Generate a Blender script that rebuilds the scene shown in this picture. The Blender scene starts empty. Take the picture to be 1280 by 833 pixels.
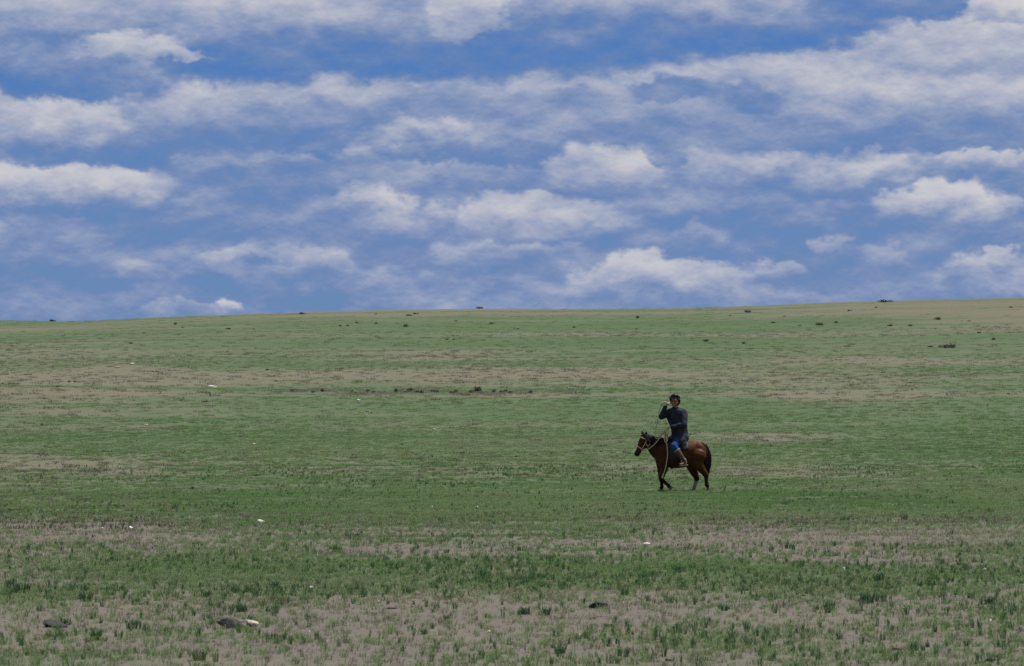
import bpy, bmesh, math, random
import numpy as np
from mathutils import Vector, Matrix, noise as mnoise

# ------------------------------------------------------------------ camera, light, exposure
S = bpy.context.scene
C = S.collection
F = 4806.0            # focal length in photo pixels (135 mm on a 36 mm frame, 1280 px wide)
EYE = 1.75            # camera height over the plain
YE = 518.5            # photo row that is level with the eye
cam_d = bpy.data.cameras.new('camera'); cam = bpy.data.objects.new('camera', cam_d); C.objects.link(cam)
cam_d.sensor_width = 36.0; cam_d.lens = 135.17; cam_d.clip_start = 0.5; cam_d.clip_end = 60000
cam.location = (0, 0, EYE)
cam.rotation_euler = (math.radians(90) + math.atan((YE - 416.5) / F), 0, 0)
cam_d.dof.use_dof = True; cam_d.dof.focus_distance = 91.5; cam_d.dof.aperture_fstop = 10.0
S.camera = cam

SUN = Vector((0.36, 0.15, 0.92)).normalized()
sun_el = math.asin(SUN.z); sun_az = math.atan2(SUN.x, SUN.y)
sd = bpy.data.lights.new('sun', 'SUN'); sd.energy = 4.7; sd.angle = math.radians(0.53); sd.color = (1.0, 0.95, 0.88)
so = bpy.data.objects.new('sun', sd); C.objects.link(so)
so.rotation_euler = SUN.to_track_quat('Z', 'Y').to_euler(); so.location = (30, 20, 60)

S.view_settings.view_transform = 'Standard'; S.view_settings.look = 'None'
S.view_settings.gamma = 1.0; S.view_settings.use_curve_mapping = False
S.view_settings.exposure = 0.50
S.render.engine = 'CYCLES'
S.cycles.filter_width = 1.5
S.cycles.use_denoising = False
S.cycles.max_bounces = 5; S.cycles.diffuse_bounces = 3; S.cycles.glossy_bounces = 2
S.cycles.transmission_bounces = 3; S.cycles.transparent_max_bounces = 4


class E:
    """tiny expression wrapper: arithmetic on shader sockets builds Math nodes"""
    def __init__(s, nt, sock): s.nt, s.s = nt, sock
    def op(s, o, *a, clamp=False):
        n = s.nt.nodes.new('ShaderNodeMath'); n.operation = o; n.use_clamp = clamp
        for i, v in enumerate((s,) + a):
            if isinstance(v, E): s.nt.links.new(v.s, n.inputs[i])
            else: n.inputs[i].default_value = v
        return E(s.nt, n.outputs[0])
    def __add__(s, b): return s.op('ADD', b)
    __radd__ = __add__
    def __sub__(s, b): return s.op('SUBTRACT', b)
    def __rsub__(s, b): return (s * -1.0) + b
    def __mul__(s, b): return s.op('MULTIPLY', b)
    __rmul__ = __mul__
    def __truediv__(s, b): return s.op('DIVIDE', b)
    def smooth(s, a, b, lo=0.0, hi=1.0):
        n = s.nt.nodes.new('ShaderNodeMapRange'); n.interpolation_type = 'SMOOTHSTEP'
        s.nt.links.new(s.s, n.inputs[0])
        for i, v in enumerate((a, b, lo, hi)): n.inputs[i + 1].default_value = v
        return E(s.nt, n.outputs[0])


def nnoise(nt, vec, scale, detail=4, rough=0.5, dist=0.0, lac=2.0):
    n = nt.nodes.new('ShaderNodeTexNoise'); n.noise_dimensions = '3D'
    nt.links.new(vec, n.inputs['Vector'])
    n.inputs['Scale'].default_value = scale; n.inputs['Detail'].default_value = detail
    n.inputs['Roughness'].default_value = rough; n.inputs['Distortion'].default_value = dist
    n.inputs['Lacunarity'].default_value = lac
    return n


def mixc(nt, fac, a, b, blend='MIX'):
    n = nt.nodes.new('ShaderNodeMix'); n.data_type = 'RGBA'; n.blend_type = blend
    for sock, v in ((n.inputs[0], fac), (n.inputs[6], a), (n.inputs[7], b)):
        if isinstance(v, E): nt.links.new(v.s, sock)
        elif isinstance(v, bpy.types.NodeSocket): nt.links.new(v, sock)
        elif isinstance(v, (int, float)): sock.default_value = v
        else: sock.default_value = (*v, 1.0)
    return n.outputs[2]


def comb(nt, x, y, z):
    n = nt.nodes.new('ShaderNodeCombineXYZ')
    for i, v in enumerate((x, y, z)):
        if isinstance(v, E): nt.links.new(v.s, n.inputs[i])
        else: n.inputs[i].default_value = v
    return n.outputs[0]


# ------------------------------------------------------------------ sky: Nishita blue with broken stratocumulus
W = bpy.data.worlds.new('World'); S.world = W; W.use_nodes = True
W.cycles.sampling_method = 'MANUAL'; W.cycles.sample_map_resolution = 256
nt = W.node_tree; nt.nodes.clear()
out = nt.nodes.new('ShaderNodeOutputWorld'); bg = nt.nodes.new('ShaderNodeBackground')
nt.links.new(bg.outputs[0], out.inputs[0]); bg.inputs[1].default_value = 0.068
sky = nt.nodes.new('ShaderNodeTexSky'); sky.sky_type = 'NISHITA'; sky.sun_disc = False
sky.sun_elevation = sun_el; sky.sun_rotation = sun_az; sky.altitude = 1400
sky.air_density = 1.0; sky.dust_density = 0.3; sky.ozone_density = 3.0
tc = nt.nodes.new('ShaderNodeTexCoord'); sep = nt.nodes.new('ShaderNodeSeparateXYZ')
nt.links.new(tc.outputs['Generated'], sep.inputs[0])
X, Y, Z = (E(nt, sep.outputs[i]) for i in range(3))
az = X.op('ARCTAN2', Y) * (F / 100.0)              # units of 100 photo pixels
el = Z.op('ARCSINE') * (F / 100.0)
# puffy noise on the direction sphere; vertical stretch by scaling z
def puff(scale, flat, dz=0.0, detail=5, rough=0.5, seed=0.0):
    v = comb(nt, X + seed, Y + seed * 0.7, Z * flat + dz * flat)
    return E(nt, nnoise(nt, v, scale, detail, rough).outputs[0])
def warp(scale, flat, detail):
    w_ = nnoise(nt, comb(nt, X, Y, Z * flat), scale, detail, 0.5)
    q_ = nt.nodes.new('ShaderNodeSeparateXYZ'); nt.links.new(w_.outputs['Color'], q_.inputs[0])
    return E(nt, q_.outputs[0]) - 0.5, E(nt, q_.outputs[1]) - 0.5
wu, wv = warp(36.0, 1.8, 2); wu2, wv2 = warp(115.0, 1.5, 4)
wu3, wv3 = warp(420.0, 1.4, 4)
uu = az + wu * 1.0 + wu2 * 0.85 + wu3 * 0.16
vv = el + wv * 0.25 + wv2 * 0.44 + wv3 * 0.12
vu = comb(nt, vv, uu, 0.0)
pA = puff(22.0, 3.4, 0, 3, 0.5); pB = puff(48.0, 2.0, 0, 5, 0.52, 3.1)
pB2 = puff(48.0, 2.0, 0.0034, 5, 0.52, 3.1)
big = puff(9.0, 2.6, 0, 6, 0.58, 11.0)
wide = (az.op('ABSOLUTE').smooth(6.8, 10.0)).op('MAXIMUM', el.smooth(5.6, 8.5))     # away from the listed clouds the field goes on as noise
bri = 0.27 + el.smooth(1.5, 3.6) * 0.13 + (pA - 0.5) * 0.60 + wide * ((big - 0.45) * 2.4 + (pA - 0.5) * 0.6)
# clouds from the horizon upward, nearer ones over farther: column, row, half-width, half-height, base and top brightness, edge softness
CL = [(288,383,24,11,.35,.85,1.),(230,391,50,10,.25,.45,.7),(620,386,130,11,.25,.42,.9),(1000,380,130,11,.28,.42,.9),(930,372,28,13,.3,.5,.8),
 (812,352,100,28,.22,.80,.5),(735,362,50,12,.25,.5,.8),(1240,346,66,28,.25,.72,.6),(1255,330,28,15,.4,.8,.6),(480,352,120,18,.25,.5,.9),(175,345,55,18,.28,.5,.9),
 (600,360,44,13,.25,.5,.8),(350,331,84,24,.28,.68,.6),(330,328,24,9,.02,.06,.9),(640,318,108,28,.25,.68,.7),(950,334,36,13,.3,.6,.7),
 (1100,318,36,13,.3,.5,.7),(1040,301,26,11,.32,.55,1.),(875,292,44,13,.28,.55,1.),(660,272,104,32,.2,.78,.55),(480,266,68,34,.22,.92,.6),
 (1165,262,88,30,.2,.88,.5),(300,275,190,42,.18,.34,1.),(1262,232,34,15,.02,.08,.9),(545,218,50,30,.25,.6,.8),(745,217,70,34,.2,.76,.6),
 (790,216,44,28,.25,.88,.6),(905,206,66,38,.25,.78,.7),(836,183,34,18,.3,1.05,.6),(1045,215,90,30,.10,.84,.5),(1215,203,58,20,.2,.78,.6),
 (90,240,165,30,.12,.92,.5),(350,212,165,36,.2,.55,.9),(345,210,52,18,.06,.1,.9),(300,205,40,14,.06,.1,.9),(1120,178,350,11,.08,.26,.9),(590,172,140,28,.06,.78,.55),
 (150,150,185,62,.08,.82,.45),(85,155,66,44,.3,.92,.8),(320,142,160,54,.08,.78,.35),(420,122,160,36,.3,.76,.7),(560,113,290,32,.3,.82,.6),
 (620,122,84,34,.06,.14,.6),(1000,125,400,74,.20,.74,.5),(900,100,310,54,.45,.74,.8),(1190,112,185,66,.30,1.05,.7),(938,123,48,20,.06,.1,.6),
 (1150,60,310,48,.5,.84,.8),(700,120,30,12,.1,.14,.8),(830,112,60,14,.25,.3,.8),(400,34,600,74,-.04,.64,.55),(820,12,300,62,-.06,.74,.40),(60,92,175,42,.0,.36,.7),
 (165,62,80,18,.42,.86,.9),(190,66,90,8,.5,.78,.8),(310,10,110,30,.4,.8,.8),(574,14,56,42,.4,.86,.5),(1140,4,140,22,.04,.25,.7),(1250,16,50,20,.5,.98,.6)]
for ci_, (cx, cy, rx, ry, b0, b1, sf) in enumerate(CL):
    if ci_ and ci_ % 8 == 0:      # (keeps the shader stack short: the next batch waits for this one)
        vm = nt.nodes.new('ShaderNodeVectorMath'); vm.operation = 'MULTIPLY_ADD'
        nt.links.new(bri.s, vm.inputs[0]); vm.inputs[1].default_value = (1e-9, 1e-9, 0); nt.links.new(vu, vm.inputs[2]); vu = vm.outputs[0]
    m = nt.nodes.new('ShaderNodeMapping'); m.vector_type = 'TEXTURE'; nt.links.new(vu, m.inputs[0])
    m.inputs['Location'].default_value = ((YE - cy) / 100.0, (cx - 640) / 100.0, 0)
    m.inputs['Scale'].default_value = (ry / 100.0 * (1.1 if ry > 40 else 1.35), rx / 100.0 * (1.22 if b1 > 0.2 else 1.35), 1)
    g = nt.nodes.new('ShaderNodeTexGradient'); g.gradient_type = 'SPHERICAL'; nt.links.new(m.outputs[0], g.inputs[0])
    mk = E(nt, g.outputs['Fac']).smooth(0.0, (0.58 if b1 > 0.2 else 1.0) * sf, 0.0, 1.0 if b1 > 0.2 else 0.55)
    sx = nt.nodes.new('ShaderNodeSeparateXYZ'); nt.links.new(m.outputs[0], sx.inputs[0])
    tb = E(nt, sx.outputs[0]).smooth(-0.80, 0.62, b0 + 0.05, b1)
    mx = nt.nodes.new('ShaderNodeMix'); mx.data_type = 'FLOAT'; mx.clamp_factor = False
    nt.links.new(mk.s, mx.inputs[0]); nt.links.new(bri.s, mx.inputs[2]); nt.links.new(tb.s, mx.inputs[3])
    bri = E(nt, mx.outputs[0])
pC = puff(260.0, 1.6, 0, 4, 0.55, 7.7); pC2 = puff(260.0, 1.6, 0.0006, 4, 0.55, 7.7)
bri = bri + (pB - 0.5) * 0.28 + (pB - pB2) * 0.85 + (pC - pC2) * 0.30
nis = mixc(nt, 1.0, sky.outputs[0], (0.225, 0.395, 0.74), 'MULTIPLY')
cloud = mixc(nt, bri.smooth(0.14, 1.14), (1.55, 2.50, 4.80), (6.4, 6.3, 6.6))
final = mixc(nt, bri.smooth(-0.16, 0.34), nis, cloud)
below = Z.smooth(-0.02, 0.0)
final = mixc(nt, below, (0.9, 0.95, 0.8), final)
nt.links.new(final, bg.inputs[0])


# ------------------------------------------------------------------ noise helpers in numpy
def vnoise(x, y, seed=0):
    x = np.asarray(x, float); y = np.asarray(y, float)
    xi = np.floor(x).astype(np.int64); yi = np.floor(y).astype(np.int64)
    xf = x - xi; yf = y - yi
    u = xf * xf * (3 - 2 * xf); v = yf * yf * (3 - 2 * yf)
    def h(a, b):
        n = (a * 374761393 + b * 668265263 + seed * 974634541) & 0xffffffff
        n = ((n ^ (n >> 13)) * 1274126177) & 0xffffffff
        n = ((n ^ (n >> 16)) * 2246822519) & 0xffffffff
        return ((n ^ (n >> 15)) & 0xffffff) / float(0xffffff)
    a = h(xi, yi); b = h(xi + 1, yi); c = h(xi, yi + 1); d = h(xi + 1, yi + 1)
    return (a + (b - a) * u) * (1 - v) + (c + (d - c) * u) * v
def fbm(x, y, seed=0, o=4):
    s = 0.0; a = 1.0; t = 0.0
    for i in range(o):
        s = s + a * vnoise(x * 2 ** i + 17.3 * i, y * 2 ** i - 9.1 * i, seed + i); t += a; a *= 0.55
    return s / t
def sstep(x, a, b):
    t = np.clip((x - a) / (b - a), 0, 1); return t * t * (3 - 2 * t)


# ------------------------------------------------------------------ terrain: flat steppe rising to a long low hill
SKY_PX = [-2000, -900, -300, 0, 70, 130, 200, 300, 400, 500, 600, 720, 850, 950, 1050, 1150, 1280, 1700, 2600]
SKY_PY = [395, 400, 399, 400, 402, 400, 396.5, 392.5, 389, 387, 386, 386, 385, 382, 377.5, 375, 372, 368, 380]
YC = 640.0
def prof(y):
    t = np.clip((y - 93.0) / 545.0, 0, None)
    p = t ** 1.2
    p = np.where(t > 0.86, p - 3.2 * np.clip(t - 0.86, 0, None) ** 2, p)
    p = np.where(t > 1.15, np.maximum(0.25, (1.15 ** 1.2 - 3.2 * 0.29 ** 2) - 0.75 * (t - 1.15)), p)
    return p
_y = np.linspace(420, 760, 700); _p = prof(_y)
def _k(e):   # hill height whose crest stands at elevation e
    lo, hi_ = 2.0, 60.0
    for _ in range(40):
        m = (lo + hi_) / 2
        if np.max((m * _p - EYE) / _y) > e: hi_ = m
        else: lo = m
    return lo
KX = np.array([(p - 640) / F * 590 for p in SKY_PX]); KV = np.array([_k((YE - p) / F) for p in SKY_PY])
KXf = np.linspace(KX[0], KX[-1], 1200); KVf = np.interp(KXf, KX, KV)
_w = np.hanning(19); KVf = np.convolve(np.pad(KVf, 9, mode='edge'), _w / _w.sum(), 'valid')
def H(x, y):
    x = np.asarray(x, float); y = np.asarray(y, float)
    z = np.interp(x, KXf, KVf) * prof(y)
    z = z - 0.075 * sstep(y, 50, 84)
    far = sstep(y, 110, 260)
    z = z + far * (fbm(x / 45.0, y / 45.0, 5, 3) - 0.5) * 0.9 * (1 - sstep(y, 480, 560) * 0.75)
    near = 1 - sstep(y, 140, 300)
    z = z + near * ((fbm(x / 7.0, y / 7.0, 9, 3) - 0.5) * 0.14 + (vnoise(x / 1.3, y / 1.3, 21) - 0.5) * 0.035)
    return z
def ground_at(px, py):
    """point where the line of sight of a photo pixel meets the ground"""
    ax = (px - 640) / F; e = (YE - py) / F
    d = np.linspace(18, 640, 24000); g = H(ax * d, d) - (EYE + e * d)
    i = np.argmax(g > 0) if (g > 0).any() else int(np.argmax(g))
    return Vector((ax * d[i], d[i], float(H(ax * d[i], d[i]))))

# grass cover, 0 bare soil to 1 full turf; patches read off the photograph, on the ground
PATCH = [(330,468,420,6,-.42),(120,488,220,12,-.26),(860,464,260,6,-.36),(560,446,120,5,-.36),(1215,452,140,6,-.40),
 (180,458,150,7,-.30),(1080,494,120,14,-.42),(680,492,70,9,-.38),(1240,388,190,14,-.60),(560,388,210,6,-.44),(1000,391,140,6,-.18),
 (260,455,300,5,.22),(640,505,500,10,.22),(900,432,300,8,.22),(300,420,320,12,.24),(820,410,300,8,.12),(100,545,260,16,.20),
 (60,580,140,12,-.2),(700,530,300,6,-.22),(350,531,300,5,-.22),(1100,560,250,10,.18),(900,545,200,6,-.22),(960,548,120,4,-.34),
 (1080,540,260,8,.2),(1100,513,300,6,.15),(200,560,220,8,.2),(1000,455,200,5,-.2),(620,462,180,6,-.25),
 (620,592,220,6,-.22),(850,590,300,10,-.10),(960,668,220,12,-.34),(640,686,200,12,-.36),(420,664,100,8,-.16),(80,657,140,8,-.2),
 (40,730,120,26,.34),(180,712,220,28,.22),(480,715,220,14,.20),(1000,718,200,14,.26),(1060,745,120,10,.32),(880,712,120,10,.15),
 (1180,770,200,26,-.30),(620,780,260,34,-.30),(460,792,140,20,-.2),(200,800,320,8,.18),(900,805,300,10,.20),(600,800,80,6,.1),
 (1180,690,180,14,-.2),(560,745,180,12,-.2),(340,790,110,10,-.28)]
PW = []
for (cx, cy, rx, ry, a) in PATCH:
    c = ground_at(cx, cy); up = ground_at(cx, cy - ry); dn = ground_at(cx, min(cy + ry, 850))
    PW.append((c.x, c.y, rx / F * c.y, max(0.6, (up.y - dn.y) / 2), a))
BAND_Y = [0, 26, 33, 40, 47, 55, 62, 72, 84, 96, 108, 125, 160, 190, 230, 270, 330, 420, 520, 640, 900]
BAND_V = [.26, .28, .33, .39, .41, .44, .55, .76, .86, .88, .76, .76, .76, .72, .68, .64, .70, .70, .68, .60, .58]
def cover(x, y):
    x = np.asarray(x, float); y = np.asarray(y, float)
    wx = x + (fbm(x / 5.0, y / 5.0, 31, 3) - 0.5) * 5.0; wy = y + (fbm(x / 4.0, y / 9.0, 37, 3) - 0.5) * 0.10 * y
    c = np.interp(wy, BAND_Y, BAND_V)
    s = np.clip(y / 90.0, 0.35, 4.0)
    c = c + (fbm(x / (9.0 * s), y / (14.0 * s), 41, 4) - 0.5) * 0.75 + (fbm(x / 1.6, y / 2.6, 47, 3) - 0.5) * 0.6
    st = fbm(x / 70.0 + 3.0, y / 9.0, 83, 4) - 0.5; st2 = fbm(x / 22.0, y / 3.2, 87, 3) - 0.5
    c = c + sstep(y, 80, 150) * (st * 1.15 + st2 * 0.55)
    for (cx, cy, rx, ry, a) in PW:
        q = ((wx - cx) / (rx * 1.2)) ** 2 + ((wy - cy) / (ry * 1.3)) ** 2
        c = c + 0.95 * a * np.exp(-q * 1.3)
    return np.clip(c, 0, 1.15)


def tag(o, label=None, cat=None, group=None, kind=None):
    if label: o['label'] = label
    if cat: o['category'] = cat
    if group: o['group'] = group
    if kind: o['kind'] = kind
    return o
def mat_new(name):
    m = bpy.data.materials.new(name); m.use_nodes = True
    n = m.node_tree; b = n.nodes['Principled BSDF']
    return m, n, b
def attr(n, name, typ='GEOMETRY'):
    a = n.nodes.new('ShaderNodeAttribute'); a.attribute_name = name; a.attribute_type = typ
    return a

# ground material
gm, n, b = mat_new('steppe_ground')
geo = n.nodes.new('ShaderNodeNewGeometry'); pos = geo.outputs['Position']
cov = E(n, attr(n, 'cover').outputs['Fac'])
nf = E(n, nnoise(n, pos, 2.6, 5, 0.6).outputs[0]); nfine = E(n, nnoise(n, pos, 23.0, 4, 0.65).outputs[0])
nmid = E(n, nnoise(n, pos, 0.35, 4, 0.6).outputs[0]); nbig = E(n, nnoise(n, pos, 0.045, 4, 0.55).outputs[0])
g = (cov + (nf - 0.5) * 0.6 + (nfine - 0.5) * 0.7 + (nmid - 0.5) * 0.35).smooth(0.18, 0.98, 0.02, 0.97)
soil = mixc(n, nfine.smooth(0.3, 0.7), (0.080, 0.071, 0.059), (0.138, 0.122, 0.103))
soil = mixc(n, nmid.smooth(0.35, 0.7), soil, (0.118, 0.108, 0.082))
sp_ = n.nodes.new('ShaderNodeSeparateXYZ'); n.links.new(pos, sp_.inputs[0])
nspk = E(n, nnoise(n, pos, 70.0, 2, 0.6).outputs[0])
soil = mixc(n, nspk.smooth(0.56, 0.66), soil, (0.060, 0.052, 0.045)); soil = mixc(n, nspk.smooth(0.36, 0.28), soil, (0.235, 0.208, 0.180))
litter = mixc(n, nf.smooth(0.3, 0.7), (0.092, 0.088, 0.058), (0.128, 0.120, 0.084))        # dry grass litter, farther out than the bare soil
soil = mixc(n, E(n, sp_.outputs[1]).smooth(48.0, 105.0), soil, litter)
grs = mixc(n, nf.smooth(0.3, 0.7), (0.049, 0.080, 0.036), (0.067, 0.098, 0.047))
grs = mixc(n, nbig.smooth(0.40, 0.66), grs, (0.045, 0.080, 0.032))
grs = mixc(n, nfine.smooth(0.58, 0.75), grs, (0.105, 0.108, 0.063))
n.links.new(mixc(n, g, soil, grs), b.inputs['Base Color'])
b.inputs['Roughness'].default_value = 0.95; b.inputs['Specular IOR Level'].default_value = 0.1
bump = n.nodes.new('ShaderNodeBump'); bump.inputs['Strength'].default_value = 0.9; bump.inputs['Distance'].default_value = 0.03
n.links.new((nfine * 0.7 + nf * 0.5).s, bump.inputs['Height']); n.links.new(bump.outputs[0], b.inputs['Normal'])

ys = np.concatenate([np.array([-6000, -2500, -900, -300, -90, -20, 0, 8, 14]), np.arange(18, 120, 0.42), np.arange(120, 260, 1.0),
                     np.arange(260, 800, 2.6), np.array([830, 900, 1050, 1400, 2200, 4000, 8000, 16000])])
half = np.concatenate([np.arange(0, 20, 0.42), np.arange(20, 60, 1.0), np.arange(60, 130, 2.0),
                       np.array([130, 145, 165, 200, 260, 380, 600, 1100, 2400, 6000, 15000])])
xs = np.concatenate([-half[:0:-1], half])
GX, GY = np.meshgrid(xs, ys); nx, ny = len(xs), len(ys)
GZ = H(GX, GY)
v = np.stack([GX, GY, GZ], -1).reshape(-1, 3)
i = np.arange(ny - 1)[:, None] * nx + np.arange(nx - 1)[None, :]
f = np.stack([i, i + 1, i + nx + 1, i + nx], -1).reshape(-1, 4)
me = bpy.data.meshes.new('steppe_ground')
me.vertices.add(len(v)); me.vertices.foreach_set('co', v.astype(np.float32).ravel())
me.loops.add(f.size); me.loops.foreach_set('vertex_index', f.astype(np.int32).ravel())
me.polygons.add(len(f)); me.polygons.foreach_set('loop_start', np.arange(0, f.size, 4, dtype=np.int32))
me.polygons.foreach_set('use_smooth', np.ones(len(f), bool))
me.update()
a = me.attributes.new('cover', 'FLOAT', 'POINT'); a.data.foreach_set('value', cover(GX, GY).astype(np.float32).ravel())
me.materials.append(gm)
ground = bpy.data.objects.new('steppe_ground', me); C.objects.link(ground)
tag(ground, 'green and tan steppe ground rising to a long low hill', 'ground', kind='structure')


# ------------------------------------------------------------------ grass and other ground cover, scattered as instances
def leaf_mat(name, c0, c1, c2, trans=0.25):
    m, n, b = mat_new(name)
    t = E(n, attr(n, 'tint', 'INSTANCER').outputs['Fac'])
    col = mixc(n, t.smooth(0.0, 0.5), c0, c1); col = mixc(n, t.smooth(0.5, 1.0), col, c2)
    n.links.new(col, b.inputs['Base Color']); b.inputs['Roughness'].default_value = 0.6
    b.inputs['Specular IOR Level'].default_value = 0.25
    tr = n.nodes.new('ShaderNodeBsdfTranslucent'); n.links.new(col, tr.inputs[0])
    mx = n.nodes.new('ShaderNodeMixShader'); mx.inputs[0].default_value = trans
    o = n.nodes['Material Output']
    n.links.new(b.outputs[0], mx.inputs[1]); n.links.new(tr.outputs[0], mx.inputs[2]); n.links.new(mx.outputs[0], o.inputs[0])
    return m
GRASS = leaf_mat('grass_blades', (0.125, 0.222, 0.070), (0.178, 0.262, 0.102), (0.250, 0.280, 0.145), 0.46)
WEED = leaf_mat('weed_leaves', (0.050, 0.112, 0.044), (0.070, 0.140, 0.052), (0.100, 0.165, 0.060), 0.40)
STRAW = leaf_mat('dry_stalks', (0.085, 0.070, 0.050), (0.160, 0.135, 0.096), (0.240, 0.210, 0.160))

def blades_mesh(name, rng, nb, radius, h0, h1, w, lean, mat, curl=0.5):
    V = []; Fc = []
    for _ in range(nb):
        a = rng.uniform(0, 6.283); r = radius * math.sqrt(rng.random())
        bx, by = r * math.cos(a), r * math.sin(a)
        h = rng.uniform(h0, h1); ww = w * rng.uniform(0.7, 1.3)
        d = rng.uniform(0, 6.283) if rng.random() < 0.5 else a
        ln = lean * rng.uniform(0.3, 1.2) * h
        dx, dy = math.cos(d) * ln, math.sin(d) * ln
        sa = rng.uniform(0, 6.283); sx, sy = math.cos(sa) * ww / 2, math.sin(sa) * ww / 2
        k = len(V)
        V += [(bx - sx, by - sy, -0.01), (bx + sx, by + sy, -0.01),
              (bx + dx * 0.4 - sx * 0.9, by + dy * 0.4 - sy * 0.9, h * 0.6), (bx + dx * 0.4 + sx * 0.9, by + dy * 0.4 + sy * 0.9, h * 0.6),
              (bx + dx, by + dy, h * (1 - 0.25 * curl * rng.random()))]
        Fc += [(k, k + 1, k + 3, k + 2), (k + 2, k + 3, k + 4)]
    me = bpy.data.meshes.new(name); me.from_pydata(V, [], Fc); me.materials.append(mat); me.update()
    return me
def scatter(name, protos, P, rot, scl, pick, tint, label, cat):
    col = bpy.data.collections.new(name + '_kinds')
    for j, pm in enumerate(protos):
        o = bpy.data.objects.new('%s_kind_%02d' % (name, j), pm); col.objects.link(o)
    me = bpy.data.meshes.new(name)
    me.vertices.add(len(P)); me.vertices.foreach_set('co', P.astype(np.float32).ravel())
    for nm, ty, arr, fld in (('rot', 'FLOAT_VECTOR', rot, 'vector'), ('scl', 'FLOAT', scl, 'value'), ('pick', 'INT', pick, 'value'), ('tint', 'FLOAT', tint, 'value')):
        a = me.attributes.new(nm, ty, 'POINT'); a.data.foreach_set(fld, np.ascontiguousarray(arr, np.int32 if ty == 'INT' else np.float32).ravel())
    me.update()
    ob = bpy.data.objects.new(name, me); C.objects.link(ob)
    g = bpy.data.node_groups.new(name + '_scatter', 'GeometryNodeTree')
    g.interface.new_socket('Geometry', in_out='INPUT', socket_type='NodeSocketGeometry')
    g.interface.new_socket('Geometry', in_out='OUTPUT', socket_type='NodeSocketGeometry')
    N = g.nodes; gi = N.new('NodeGroupInput'); go = N.new('NodeGroupOutput')
    ip = N.new('GeometryNodeInstanceOnPoints'); ci = N.new('GeometryNodeCollectionInfo')
    ci.inputs['Collection'].default_value = col
    ci.inputs['Separate Children'].default_value = True; ci.inputs['Reset Children'].default_value = True
    g.links.new(gi.outputs[0], ip.inputs['Points']); g.links.new(ci.outputs[0], ip.inputs['Instance'])
    ip.inputs['Pick Instance'].default_value = True
    def na(nm, ty):
        q = N.new('GeometryNodeInputNamedAttribute'); q.data_type = ty; q.inputs[0].default_value = nm; return q.outputs[0]
    g.links.new(na('pick', 'INT'), ip.inputs['Instance Index'])
    e2r = N.new('FunctionNodeEulerToRotation'); g.links.new(na('rot', 'FLOAT_VECTOR'), e2r.inputs[0])
    g.links.new(e2r.outputs[0], ip.inputs['Rotation']); g.links.new(na('scl', 'FLOAT'), ip.inputs['Scale'])
    g.links.new(ip.outputs[0], go.inputs[0])
    md = ob.modifiers.new('scatter', 'NODES'); md.node_group = g
    tag(ob, label, cat, kind='stuff')
    return ob
R = np.random.default_rng(7); rr = random.Random(5)
def zone(y0, y1, per_m2, margin=3.0, fade=0.0):
    """random points over the strip of plain that the photo shows, with room to either side; thinned out towards its ends"""
    nn = int(per_m2 * (y1 - y0) * 2 * (0.136 * (y0 + y1) / 2 + margin))
    k = int(nn * 2.2)
    y = R.uniform(y0, y1, k); wmax = 0.136 * y1 + margin
    x = R.uniform(-wmax, wmax, k); ok = np.abs(x) < 0.136 * y + margin
    x, y = x[ok][:nn], y[ok][:nn]
    if fade:
        j = (fbm(x / 6.0, y / 12.0, 55, 3) - 0.5) * fade * 0.8
        ok = R.random(len(x)) < sstep(y + j, y0, y0 + fade) * (1 - sstep(y + j, y1 - fade, y1)); x, y = x[ok], y[ok]
    return x, y
gp = [blades_mesh('fine_tuft_%d' % j, rr, 16, 0.035, 0.025, 0.062, 0.0042, 0.55, GRASS) for j in range(4)]       # 0-3
gp += [blades_mesh('short_mat_%d' % j, rr, 34, 0.085, 0.012, 0.032, 0.0055, 0.8, GRASS) for j in range(3)]       # 4-6
gp += [blades_mesh('turf_%d' % j, rr, 60, 0.16, 0.02, 0.06, 0.008, 0.55, GRASS) for j in range(3)]               # 7-9
gp += [blades_mesh('far_turf_%d' % j, rr, 90, 0.5, 0.02, 0.065, 0.022, 0.5, GRASS) for j in range(3)]             # 10-12
PX, PY_, PICK, SC, TI = [], [], [], [], []
def put(x, y, keep, picks, s0, s1, t):
    x, y, t = x[keep], y[keep], t[keep]; k = len(x)
    PX.append(x); PY_.append(y); PICK.append(R.integers(picks[0], picks[1], k)); SC.append(R.uniform(s0, s1, k)); TI.append(np.clip(t + R.normal(0, 0.16, k), 0, 1))
def tintf(x, y): return np.clip(0.30 + (fbm(x / 6.0, y / 11.0, 71, 3) - 0.5) * 1.6, 0, 1)
x, y = zone(16, 58, 120); c = cover(x, y); put(x, y, R.random(len(x)) < (0.16 + 0.50 * c) * (1 - sstep(y, 40, 58)), (0, 4), 0.55, 1.2, tintf(x, y) + 0.1)
x, y = zone(16, 60, 30); c = cover(x, y); put(x, y, R.random(len(x)) < (0.04 + 0.8 * sstep(c, 0.2, 0.9)) * (1 - sstep(y, 44, 60)), (4, 7), 0.6, 1.3, tintf(x, y) + 0.40)
x, y = zone(36, 92, 90, fade=18); c = cover(x, y); put(x, y, R.random(len(x)) < 0.06 + 0.62 * c ** 1.8, (0, 4), 0.65, 1.25, tintf(x, y) + 0.1)
x, y = zone(46, 170, 20, fade=30); c = cover(x, y); put(x, y, R.random(len(x)) < 0.75 * sstep(c, 0.2, 1.1) * (1 - 0.75 * sstep(y, 84, 160)), (7, 10), 0.5, 0.9, tintf(x, y) + 0.15)
x, y = zone(64, 190, 20, fade=36); c = cover(x, y); put(x, y, R.random(len(x)) < 0.7 * sstep(c, 0.1, 1.15) * (1 - 0.8 * sstep(y, 84, 170)), (0, 4), 0.65, 1.2, tintf(x, y) + 0.12)
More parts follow.
